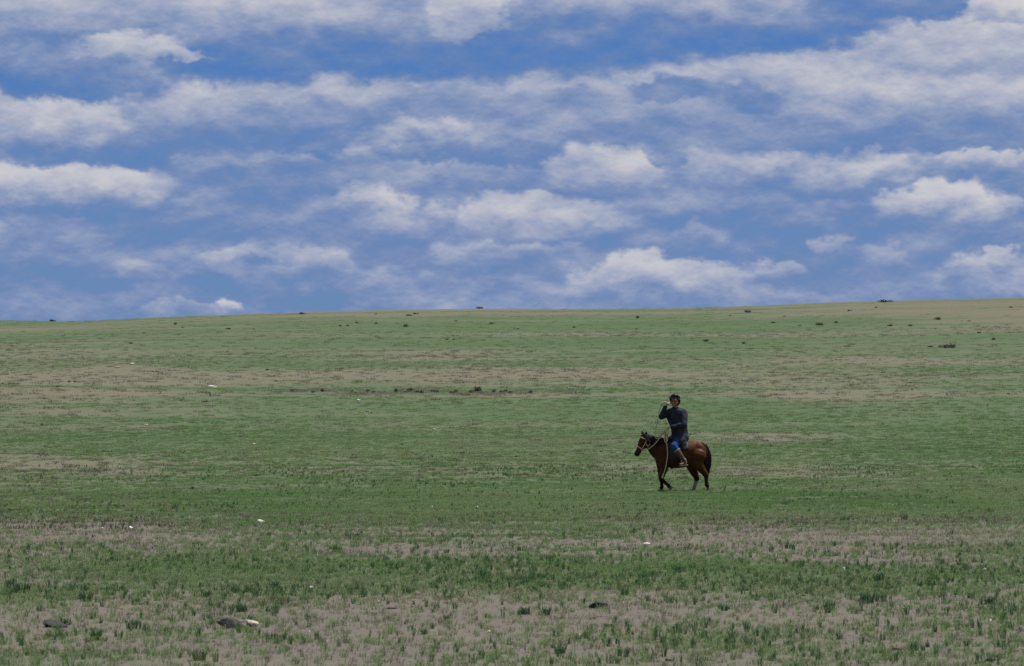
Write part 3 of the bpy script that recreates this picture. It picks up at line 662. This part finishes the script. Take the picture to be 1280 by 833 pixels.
# shoulders, haunches
ell(bm, (-.42, -.12, .86), (.17, .10, .26)); ell(bm, (-.42, .12, .86), (.17, .10, .26))
ell(bm, (.43, -.12, .93), (.20, .115, .25)); ell(bm, (.42, .12, .92), (.20, .115, .25))
ell(bm, (-.30, 0, 1.17), (.20, .07, .075)); ell(bm, (.30, 0, 1.165), (.17, .12, .065))
LEGS = {'near_fore': [((-.40, -.14, .72), .115), ((-.385, -.15, .56), .082), ((-.455, -.15, .350), .050), ((-.462, -.15, .305), .048), ((-.395, -.15, .240), .032), ((-.315, -.15, .165), .031), ((-.290, -.15, .145), .038), ((-.262, -.15, .110), .032)],
        'far_fore': [((-.46, .13, .72), .115), ((-.465, .14, .56), .078), ((-.450, .14, .33), .049), ((-.448, .14, .29), .048), ((-.440, .14, .22), .032), ((-.435, .14, .13), .031), ((-.437, .14, .105), .038), ((-.450, .14, .055), .034)],
        'near_hind': [((.44, -.13, .86), .175), ((.40, -.15, .72), .135), ((.50, -.15, .55), .088), ((.600, -.15, .425), .054), ((.618, -.15, .385), .050), ((.622, -.15, .31), .036), ((.628, -.15, .19), .033), ((.634, -.15, .165), .040), ((.664, -.15, .105), .033)],
        'far_hind': [((.38, .13, .84), .175), ((.26, .14, .68), .135), ((.33, .14, .47), .084), ((.405, .14, .335), .054), ((.408, .14, .295), .050), ((.388, .14, .22), .035), ((.360, .14, .13), .033), ((.352, .14, .105), .040), ((.340, .14, .055), .034)]}
for L in LEGS.values(): chain(bm, [(p_, r_ * (1.14 if r_ > .06 else 1.36)) for p_, r_ in L])
capsule(bm, (.52, 0, 1.15), .05, (.63, 0, 1.10), .035)                                            # dock
skin('body', bm, 0.011, 9, COAT, horse)
# hooves
def hoof(c, axis, toe, name='hoof'):
    bm = bmesh.new(); c = Vector(c); ax = Vector(axis).normalized(); tv = Vector(toe); tv = (tv - ax * tv.dot(ax)).normalized(); sv = ax.cross(tv)
    loft(bm, [(c, tv * .040, sv * .037), (c + ax * .02, tv * .045, sv * .041), (c + ax * .058 + tv * .014, tv * .058, sv * .050), (c + ax * .066 + tv * .015, tv * .056, sv * .048)], 16)
    build(name, bm, HOOF, horse)
hoof((-.452, .14, .066), (0, 0, -1), (-1, 0, 0)); hoof((.338, .14, .066), (0, 0, -1), (-1, 0, 0))
hoof((-.256, -.15, .112), (.70, 0, -.70), (-.70, 0, -.70)); hoof((.668, -.15, .098), (.45, 0, -.9), (-.9, 0, -.45))
for s_ in (-1, 1):
    bm = bmesh.new(); ell(bm, P0 + (P1 - P0) * .235 + HS * s_ * .092 + HN * .012, (.019, .014, .017)); build('eye', bm, EYE_M, horse)
# mane, forelock, tail
hr = random.Random(11)
bm = bmesh.new()
crest = curve([(-.86, -.02, 1.375), (-.74, -.005, 1.335), (-.60, 0, 1.285), (-.46, 0, 1.262), (-.34, 0, 1.25)], 10)
for _ in range(520):
    p = crest[hr.randrange(len(crest))] + V3(hr.uniform(-.02, .02), hr.uniform(-.02, .02), hr.uniform(-.03, .01))
    s_ = -1 if hr.random() < 0.6 else 1; ln = hr.uniform(.10, .22)
    tube(bm, curve([p, p + V3(hr.uniform(0, .03), s_ * .045, .022), p + V3(hr.uniform(0, .05), s_ * hr.uniform(.09, .115), -ln * .5), p + V3(hr.uniform(0, .07), s_ * hr.uniform(.105, .13), -ln)], 3), .0055, .0015, 4)
build('mane', bm, HAIR, horse)
bm = bmesh.new()
for _ in range(26):
    p = P0 + V3(hr.uniform(-.04, .01), hr.uniform(-.03, .03), .085)
    tube(bm, curve([p, p + V3(-.05, hr.uniform(-.02, .02), .01), p + V3(-.085, hr.uniform(-.05, .02) - .02, -.05), p + V3(-.105 + hr.uniform(-.01, .02), hr.uniform(-.06, .02) - .03, -.10)], 3), .005, .002, 4)
build('forelock', bm, HAIR, horse)
bm = bmesh.new()
TAIL = [(.53, 0, 1.165), (.595, 0, 1.125), (.635, 0, 1.0), (.650, 0, .82), (.645, 0, .60), (.625, 0, .36)]
for _ in range(420):
    e_ = hr.random() ** 0.6; w_ = max(-.09, min(.075, hr.gauss(-.005, .036))); w2_ = hr.gauss(0, .04); L = []
    for j, p in enumerate(TAIL):
        f_ = (0.35, 0.5, 0.9, 1.25, 1.3, 0.8)[j]
        L.append(V3(p[0] + w_ * f_, p[1] + w2_ * f_ * .9, p[2] * (1 if j < 3 else 1) + (0.16 * (1 - e_) * (j / 5) if j > 2 else 0)))
    tube(bm, curve(L, 3), .010, .003, 4)
build('tail', bm, HAIR, horse)

# ---- saddle
def barrel(x_, th, k=1.0):
    """point on the horse's barrel; th = 0 top, positive towards the near side"""
    z_ = np.interp(x_, [q_[0] for q_ in BAR], [q_[1] for q_ in BAR]); h_ = np.interp(x_, [q_[0] for q_ in BAR], [q_[2] for q_ in BAR]); w_ = np.interp(x_, [q_[0] for q_ in BAR], [q_[3] for q_ in BAR])
    return V3(x_, -math.sin(th) * (w_ + k), z_ + math.cos(th) * (h_ + k))
def wrap(bm, xs_, th0, th1, k0, k1, n_=18):
    """thick sheet lying round the barrel"""
    G = [[[bm.verts.new(barrel(x_, th0 + (th1 - th0) * j / n_, k_)) for j in range(n_ + 1)] for x_ in xs_] for k_ in (k0, k1)]
    a_, b_ = len(xs_), n_ + 1
    for i_ in range(a_ - 1):
        for j in range(n_):
            bm.faces.new((G[1][i_][j], G[1][i_][j + 1], G[1][i_ + 1][j + 1], G[1][i_ + 1][j])); bm.faces.new((G[0][i_][j], G[0][i_ + 1][j], G[0][i_ + 1][j + 1], G[0][i_][j + 1]))
    for i_ in range(a_ - 1):
        for j in (0, n_): bm.faces.new((G[0][i_][j], G[1][i_][j], G[1][i_ + 1][j], G[0][i_ + 1][j]))
    for j in range(n_):
        for i_ in (0, a_ - 1): bm.faces.new((G[0][i_][j], G[0][i_][j + 1], G[1][i_][j + 1], G[1][i_][j]))
saddle = thing('saddle', 'dark leather saddle with high pommel strapped on the bay horse', 'saddle', base + V3(0, 0, 1.2))
def sbuild(nm, bm, mat, par=None):
    o = build(nm, bm, mat, saddle)
    o.location = (0, 0, -1.2)
    return o
bm = bmesh.new(); wrap(bm, [-.34, -.24, -.12, 0, .12, .20], -1.25, 1.25, .006, .024); sbuild('saddle_blanket', bm, LEATHER)
bm = bmesh.new(); loft(bm, [((-.30, 0, 1.25), (0, .13, 0), (0, 0, .06)), ((-.18, 0, 1.265), (0, .145, 0), (0, 0, .055)), ((0, 0, 1.262), (0, .155, 0), (0, 0, .055)), ((.13, 0, 1.275), (0, .13, 0), (0, 0, .06)), ((.17, 0, 1.28), (0, .09, 0), (0, 0, .03))], 16); sbuild('seat', bm, LEATHER)
def arch(x_, w_, z0, z1, lean):
    bm = bmesh.new(); pts = curve([(x_, -w_, z0), (x_ + lean * .5, -w_ * .8, (z0 + z1) / 2 + .03), (x_ + lean, 0, z1), (x_ + lean * .5, w_ * .8, (z0 + z1) / 2 + .03), (x_, w_, z0)], 6); tube(bm, pts, .028, .028, 10); return bm
sbuild('pommel', arch(-.31, .15, 1.20, 1.44, -.05), LEATHER); sbuild('cantle', arch(.15, .15, 1.22, 1.38, .06), LEATHER)
for s_ in (-1, 1):
    bm = bmesh.new(); wrap(bm, [-.27, -.2, -.1, -.03], s_ * .9, s_ * 1.95, .026, .036); sbuild('saddle_flap', bm, LEATHER)
bm = bmesh.new(); wrap(bm, [-.235, -.20, -.165], 1.2, 2 * math.pi - 1.2, .012, .022, 30); sbuild('girth', bm, LEATHER)
STIR = {-1: V3(.075, -.39, .645), 1: V3(-.13, .40, .645)}
for s_ in (-1, 1):
    st = STIR[s_]
    bm = bmesh.new(); tube(bm, curve([barrel(-.10, 0.75 * -s_, .045), barrel(-.09, 1.25 * -s_, .05), (st + V3(-.02, 0, .30)) * .5 + barrel(-.07, 1.6 * -s_, .06) * .5, st + V3(0, 0, .155)], 6), .016, .016, 6, flat=.3); sl = sbuild('stirrup_leather', bm, LEATHER)
    bm = bmesh.new(); tube(bm, [st + V3(math.cos(a_) * .062, math.sin(a_) * .02, .075 + math.sin(a_) * .085) for a_ in np.linspace(0, 2 * math.pi, 20, endpoint=False)], .008, .008, 6, closed=True); si = build('stirrup', bm, METAL, None); si.parent = sl

# ---- rope bridle and reins
bridle = thing('bridle', 'pale rope bridle with reins on the head of the bay horse', 'bridle', base + V3(-1.0, 0, 1.0))
def bbuild(nm, bm, mat=ROPE): 
    o = build(nm, bm, mat, bridle); o.location = (1.0, 0, -1.0); return o
def hring(t_, k_, r_):
    bm = bmesh.new(); c_, a_, s_ = hsec(t_, k_); tube(bm, [c_ + a_ * math.cos(q_) + s_ * math.sin(q_) for q_ in np.linspace(0, 6.28318, 28, endpoint=False)], r_, r_, 6, closed=True); return bm
bbuild('noseband', hring(.62, 1.10, .0115)); bbuild('browband', hring(.10, 1.10, .010))
def hside(t_, s_, f_, k_=1.12): c_, a_, w_ = hsec(t_, k_); return c_ + w_ * s_ + a_ * f_
# which way along HN the forehead lies
FR = 1 if HN.x < 0 else -1
for s_ in (-1, 1):
    bm = bmesh.new(); tube(bm, curve([hside(.05, s_, .1 * FR), hside(.28, s_, -.1 * FR, 1.2), hside(.62, s_, -.2 * FR)], 5), .010, .010, 6); ck = bbuild('cheek_strap', bm)
    bm = bmesh.new(); c_ = hside(.66, s_, -.45 * FR, 1.15); tube(bm, [c_ + HT * math.cos(q_) * .026 + HN * math.sin(q_) * .026 for q_ in np.linspace(0, 6.28318, 14, endpoint=False)], .006, .006, 6, closed=True); br = build('bit_ring', bm, METAL, None); br.parent = ck
NS = -1 if HS.y > 0 else 1                       # near side of the head
bm = bmesh.new(); tc_ = V3(-.775, -.105, 1.17)
tube(bm, [tc_ + V3(-.045 * math.cos(q_), -.01 * math.sin(q_), .075 * math.sin(q_)) for q_ in np.linspace(0, 6.28318, 18, endpoint=False)], .014, .014, 6, closed=True); bbuild('rope_loop', bm)
bm = bmesh.new(); tube(bm, curve([tc_ + V3(0, 0, .07), V3(-.80, -.06, 1.34), V3(-.82, .05, 1.33), V3(-.79, .10, 1.15), V3(-.78, .02, 1.0), V3(-.775, -.09, 1.07)], 5), .0085, .0085, 6); bbuild('throat_latch', bm)
HANDL = V3(-.315, -.175, 1.53)
bm = bmesh.new(); tube(bm, curve([hside(.66, NS, -.45 * FR, 1.15), V3(-.80, -.15, 1.005), V3(-.64, -.16, 1.12), V3(-.47, -.17, 1.32), HANDL + V3(-.02, -.01, -.03)], 8), .0115, .0115, 6); bbuild('rein', bm)
bm = bmesh.new(); tube(bm, curve([hside(.66, -NS, -.45 * FR, 1.15), V3(-.80, .13, 1.05), V3(-.62, .135, 1.20), V3(-.45, .02, 1.38), HANDL + V3(-.02, .02, -.02)], 8), .0115, .0115, 6); bbuild('rein', bm)

# ---- rider
rb = base + V3(0, 0, 1.30)
rider = thing('person', 'rider in a dark navy coat with blue trousers raising one hand to the face', 'person', rb)
def pbuild(nm, bm, mat): o = build(nm, bm, mat, rider); o.location = (0, 0, -1.30); return o
def pskin(nm, bm, vox, it, mat): o = skin(nm, bm, vox, it, mat, rider); o.location = (0, 0, -1.30); return o
def yaw(deg): a_ = math.radians(deg); return V3(math.cos(a_), math.sin(a_), 0)      # facing direction
FH = yaw(243); RT = V3(FH.y, -FH.x, 0)                # chest faces the camera, a little to its left; RT: the rider's right
HC = V3(-.125, -.05, 2.155); UP = V3(0, 0, 1)
FF = yaw(249); FR_ = V3(FF.y, -FF.x, 0)
R_SH, R_EL, R_WR, R_HD = V3(-.27, .07, 1.905), V3(-.450, -.07, 1.80), V3(-.352, -.160, 2.060), V3(-.285, -.165, 2.132)
L_SH, L_EL, L_WR, L_HD = V3(.075, -.08, 1.895), V3(.080, -.205, 1.615), V3(-.215, -.205, 1.545), HANDL
def torso(bm, k_, z_lo=1.28):
    S_ = [(0.01, 0, 1.24, .18, .165, 205), (0.0, 0, 1.34, .19, .165, 208), (-.015, 0, 1.46, .178, .145, 215), (-.04, 0, 1.60, .195, .140, 228), (-.07, 0, 1.76, .222, .142, 238), (-.085, 0, 1.87, .232, .130, 243), (-.09, -.003, 1.94, .200, .110, 243), (-.095, -.008, 1.985, .130, .09, 243), (-.10, -.01, 2.02, .080, .075, 243)]
    loft(bm, [((x_, y_, z_), V3(yaw(a_).y, -yaw(a_).x, 0) * w_ * k_, yaw(a_) * d_ * k_) for x_, y_, z_, w_, d_, a_ in S_], 22)
NEAR = [V3(.02, -.105, 1.30), V3(-.165, -.335, 1.095), V3(.095, -.365, .715), V3(.005, -.435, .645)]
FAR_ = [V3(-.02, .105, 1.30), V3(-.36, .315, 1.12), V3(-.11, .375, .725), V3(-.22, .40, .655)]
def hand(bm, wr, pc, pn, th_side, curl):
    """palm and five fingers: wrist, palm centre, palm normal (towards the grip), side on which the thumb lies"""
    d_ = (pc - wr).normalized(); pn = (pn - d_ * pn.dot(d_)).normalized(); sd_ = d_.cross(pn) * th_side
    loft(bm, [(wr, sd_ * .026, pn * .020), (wr + d_ * .03, sd_ * .034, pn * .017), (wr + d_ * .085, sd_ * .041, pn * .015), (wr + d_ * .10, sd_ * .036, pn * .012)], 12)
    for j, ln in enumerate((.070, .078, .073, .058)):
        rt_ = wr + d_ * .092 + sd_ * (.030 - .020 * j); a_ = 0; p = rt_
        for q_, f_ in enumerate((.45, .32, .23)):
            a_ += curl * (0.8 if q_ == 0 else 1.0); nx_ = p + (d_ * math.cos(a_) + pn * math.sin(a_)) * ln * f_
            capsule(bm, p, .0092 - .0008 * q_, nx_, .0086 - .0008 * q_, 8); p = nx_
    t0 = wr + d_ * .03 + sd_ * .028; t1 = t0 + (d_ * .6 + sd_ * .75 + pn * .3).normalized() * .036; t2 = t1 + (d_ * .8 + pn * .75 - sd_ * .1).normalized() * .034
    capsule(bm, t0, .013, t1, .0105, 8); capsule(bm, t1, .0105, t2, .009, 8)
def headscale(bm, n0_=0):
    bm.verts.ensure_lookup_table()
    for v_ in list(bm.verts)[n0_:]: v_.co = HC + (v_.co - HC) * 1.12
bm = bmesh.new()
torso(bm, .82)
chain(bm, [(V3(-.10, -.012, 1.98), .062), (HC + V3(0, .005, -.09), .055)])
n0_ = len(bm.verts); ell(bm, HC + UP * .025, (.080, .092, .098), None); ell(bm, HC - UP * .045 + FF * .022, (.062, .068, .075)); ell(bm, HC - UP * .098 + FF * .055, (.030, .026, .022))
capsule(bm, HC + UP * .018 + FF * .088, .010, HC - UP * .026 + FF * .100, .0145)                    # nose
for s_ in (-1, 1):
    ell(bm, HC + UP * .030 + FF * .082 + FR_ * s_ * .032, (.024, .020, .011))                      # brow
    ell(bm, HC - UP * .022 + FF * .066 + FR_ * s_ * .044, (.024, .024, .022))                      # cheekbone
    ell(bm, HC - UP * .005 + FR_ * s_ * .083 - FF * .008, (.013, .020, .032))                      # ear
ell(bm, HC - UP * .060 + FF * .084, (.026, .016, .009)); ell(bm, HC - UP * .074 + FF * .082, (.023, .015, .009))   # lips
headscale(bm, n0_)
chain(bm, [(R_SH, .060), (R_EL, .046), (R_WR, .028)]); chain(bm, [(L_SH, .060), (L_EL, .046), (L_WR, .028)])
hand(bm, R_WR, R_HD, V3(.55, .2, .1), 1, .75); hand(bm, L_WR, L_HD, V3(0, .3, -1), 1, 1.15)
for L in (NEAR, FAR_): chain(bm, [(L[0], .085), (L[1], .056), (L[2], .038)]); chain(bm, [(L[2], .038), (L[3], .028)])
pskin('body', bm, 0.0058, 2, SKIN)
for s_ in (-1, 1):
    bm = bmesh.new(); ell(bm, HC + UP * .008 + FF * .086 + FR_ * s_ * .031, (.012, .010, .009)); headscale(bm); pbuild('eye', bm, EYE_M)
    bm = bmesh.new(); tube(bm, curve([HC + UP * .036 + FF * .097 + FR_ * s_ * .012, HC + UP * .042 + FF * .100 + FR_ * s_ * .032, HC + UP * .032 + FF * .088 + FR_ * s_ * .055], 4), .006, .004, 6); headscale(bm); pbuild('eyebrow', bm, BLACKH)
bm = bmesh.new(); hr = random.Random(3)
ell(bm, HC + UP * .062 - FF * .018, (.092, .100, .098)); ell(bm, HC - FF * .045 - UP * .01, (.085, .080, .10))
for s_ in (-1, 1): ell(bm, HC + FR_ * s_ * .094 - FF * .025 + UP * .012, (.024, .038, .060))
for _ in range(420):
    a_ = hr.uniform(0, 6.28); e_ = hr.uniform(-.1, 1.5)
    d_ = FF * math.cos(a_) * math.cos(e_) + FR_ * math.sin(a_) * math.cos(e_) + UP * math.sin(e_)
    if d_.dot(FF) > .25 and d_.z < .72: continue
    p = HC + UP * .052 + Vector((d_.x * .086, d_.y * .094, d_.z * .104)); sw = (FR_ * hr.uniform(-1, 1) + FF * hr.uniform(-.3, .9)) * .028
    tube(bm, curve([p, p + d_ * .018 + sw * .5 + UP * .004, p + d_ * .016 + sw + UP * -.020, p + d_ * .004 + sw * 1.2 - UP * .046], 3), .0085, .003, 6)
headscale(bm); pskin('hair', bm, 0.006, 1, BLACKH)
# coat with sleeves, skirt over the thighs and stand collar
bm = bmesh.new(); torso(bm, 1.25)
chain(bm, [(V3(-.19, .03, 1.915), .10), (R_SH, .092), (R_SH.lerp(R_EL, .5), .088), (R_EL, .076), (R_EL.lerp(R_WR, .5), .060), (R_EL.lerp(R_WR, .93), .050)])
chain(bm, [(V3(.02, -.05, 1.915), .10), (L_SH, .094), (L_SH.lerp(L_EL, .5), .092), (L_EL, .080), (L_EL.lerp(L_WR, .5), .062), (L_EL.lerp(L_WR, .95), .052)])
chain(bm, [(V3(.03, -.06, 1.36), .150), (V3(.02, -.13, 1.28), .135), (V3(-.02, -.205, 1.215), .118)])
chain(bm, [(V3(.00, .06, 1.36), .150), (V3(-.08, .15, 1.28), .130), (V3(-.26, .265, 1.20), .110), (V3(-.34, .305, 1.14), .095)])
chain(bm, [(V3(.05, -.10, 1.28), .12), (V3(.075, -.19, 1.13), .085), (V3(.075, -.235, 1.03), .060)])
ell(bm, (.05, 0, 1.33), (.14, .19, .11))
tube(bm, [V3(-.103, -.012, 2.015) + FH * .068 * math.cos(q_) + RT * .078 * math.sin(q_) for q_ in np.linspace(0, 6.28318, 20, endpoint=False)], .022, .022, 8, closed=True)
for q_, (p_, r_, d_) in enumerate(((V3(-.03, -.14, 1.64), .03, .12), (V3(-.12, -.12, 1.72), .025, .10), (V3(.05, -.12, 1.52), .03, .1), (V3(-.15, -.10, 1.56), .03, .09))):
    capsule(bm, p_ + V3(-d_, 0, .05), r_ * .7, p_ + V3(d_, 0, -.04), r_)
pskin('coat', bm, 0.010, 3, NAVY)
bm = bmesh.new(); tube(bm, [V3(-.103, -.014, 2.034) + FH * .078 * math.cos(q_) + RT * .088 * math.sin(q_) for q_ in np.linspace(0, 6.28318, 24, endpoint=False)], .009, .009, 6, closed=True); pbuild('collar_trim', bm, ROPE)
bm = bmesh.new()
rings_ = []
for z_, k_ in ((1.435, 1.0), (1.445, 1.06), (1.465, 1.075), (1.485, 1.06), (1.505, 1.085), (1.52, 1.05), (1.525, .98)):
    a_ = 215; c_ = V3(-.018, 0, z_); f_ = yaw(a_); s_ = V3(f_.y, -f_.x, 0)
    rings_.append([c_ + s_ * .205 * k_ * math.cos(q_) + f_ * .175 * k_ * math.sin(q_) for q_ in np.linspace(0, 6.28318, 30, endpoint=False)])
rings(bm, rings_); pbuild('sash', bm, SASH)
bm = bmesh.new()
for L in (NEAR, FAR_):
    chain(bm, [(L[0], .112), (L[0].lerp(L[1], .5), .100), (L[1], .082), (L[1].lerp(L[2], .22), .078), (L[1].lerp(L[2], .42), .062)])
capsule(bm, NEAR[0], .14, FAR_[0], .14)
pskin('trousers', bm, 0.010, 3, BLUE)
for L in (NEAR, FAR_):
    bm = bmesh.new(); a_ = L[1].lerp(L[2], .30)
    chain(bm, [(a_, .081), (L[1].lerp(L[2], .55), .073), (L[1].lerp(L[2], .85), .058), (L[2], .055)])
    toe = L[3]; d_ = (toe - L[2]); d_.z = 0; d_.normalize()
    chain(bm, [(L[2] - UP * .02 - d_ * .035, .044), (L[2] - UP * .045 + d_ * .05, .042), (toe, .036), (toe + d_ * .045 + UP * .018, .020)])
    bt = pskin('boot', bm, 0.009, 2, BOOT)
    bm = bmesh.new(); loft(bm, [(L[2] - d_ * .085 - UP * .075, d_.cross(UP) * .03, UP * .010), (L[2] - d_ * .05 - UP * .078, d_.cross(UP) * .042, UP * .012), (toe - UP * .030, d_.cross(UP) * .040, UP * .012), (toe + d_ * .055 - UP * .012, d_.cross(UP) * .020, UP * .010)], 12)
    bs = build('boot_sole', bm, SOLE, None); bs.parent = bt
    t_ = (L[2] - L[1]).normalized(); u_ = t_.orthogonal().normalized(); w_ = t_.cross(u_)
    bm = bmesh.new(); rings(bm, [[L[1].lerp(L[2], f_) + (u_ * math.cos(q_) + w_ * math.sin(q_)) * r_ for q_ in np.linspace(0, 6.28318, 24, endpoint=False)] for f_, r_ in ((.255, .070), (.26, .087), (.28, .089), (.300, .086), (.305, .072))])
    bc = build('boot_cuff', bm, FELT, None); bc.parent = bt

# ---- rope: from the raised hand down past the neck, and its loops hanging from the rein hand
rope = thing('lead_rope', 'pale rope held in the raised hand and looped at the saddle', 'rope', base + V3(-.4, -.15, 1.6))
def rbuild(nm, bm): o = build(nm, bm, ROPE, rope); o.location = (.4, .15, -1.6); return o
bm = bmesh.new(); tube(bm, curve([(-.290, -.180, 2.095), (-.345, -.186, 2.125), (-.41, -.180, 2.11), (-.470, -.170, 2.03), (-.525, -.16, 1.87), (-.565, -.15, 1.62), (-.60, -.14, 1.42), (-.60, -.125, 1.30), (-.53, -.15, 1.28), (-.44, -.18, 1.40), HANDL + V3(-.01, -.03, -.01)], 8), .0115, .0115, 7); rbuild('held_strand', bm)
bm = bmesh.new(); tube(bm, curve([HANDL + V3(0, -.035, 0), V3(-.345, -.25, 1.38), V3(-.335, -.30, 1.15), V3(-.315, -.31, .95), V3(-.325, -.30, .78), V3(-.36, -.27, .58), V3(-.405, -.25, .42), V3(-.43, -.24, .32), V3(-.445, -.235, .36), V3(-.41, -.24, .44)], 8), .0115, .0115, 7); rbuild('hanging_strand', bm)
bm = bmesh.new(); tube(bm, curve([HANDL + V3(.01, -.035, 0), V3(-.295, -.25, 1.40), V3(-.325, -.30, 1.22), V3(-.375, -.28, 1.20), V3(-.385, -.24, 1.34), HANDL + V3(-.03, -.03, .0)], 8), .0115, .0115, 7); rbuild('rope_loop', bm)
bm = bmesh.new(); tube(bm, curve([(-.275, -.175, 2.075), (-.300, -.182, 2.115), (-.345, -.188, 2.150), (-.405, -.185, 2.150), (-.450, -.180, 2.105), (-.430, -.185, 2.060), (-.370, -.190, 2.075), (-.315, -.190, 2.105), (-.270, -.180, 2.120)], 6), .0125, .0125, 7); rbuild('held_coil', bm)
bpy.data.scenes.remove(tmp)
bm = bmesh.new(); tp = ground_at(750, 773)
tube(bm, curve([V3(-.075, .01, .035), V3(-.06, 0, .012), V3(-.02, .01, .016), V3(.03, -.01, .022), V3(.08, 0, .012)], 4), .006, .003, 6)
o = build('dry_twig', bm, FELT, None); o.location = tp; tag(o, 'pale curved dry twig lying on soil by the black stone', 'twig')
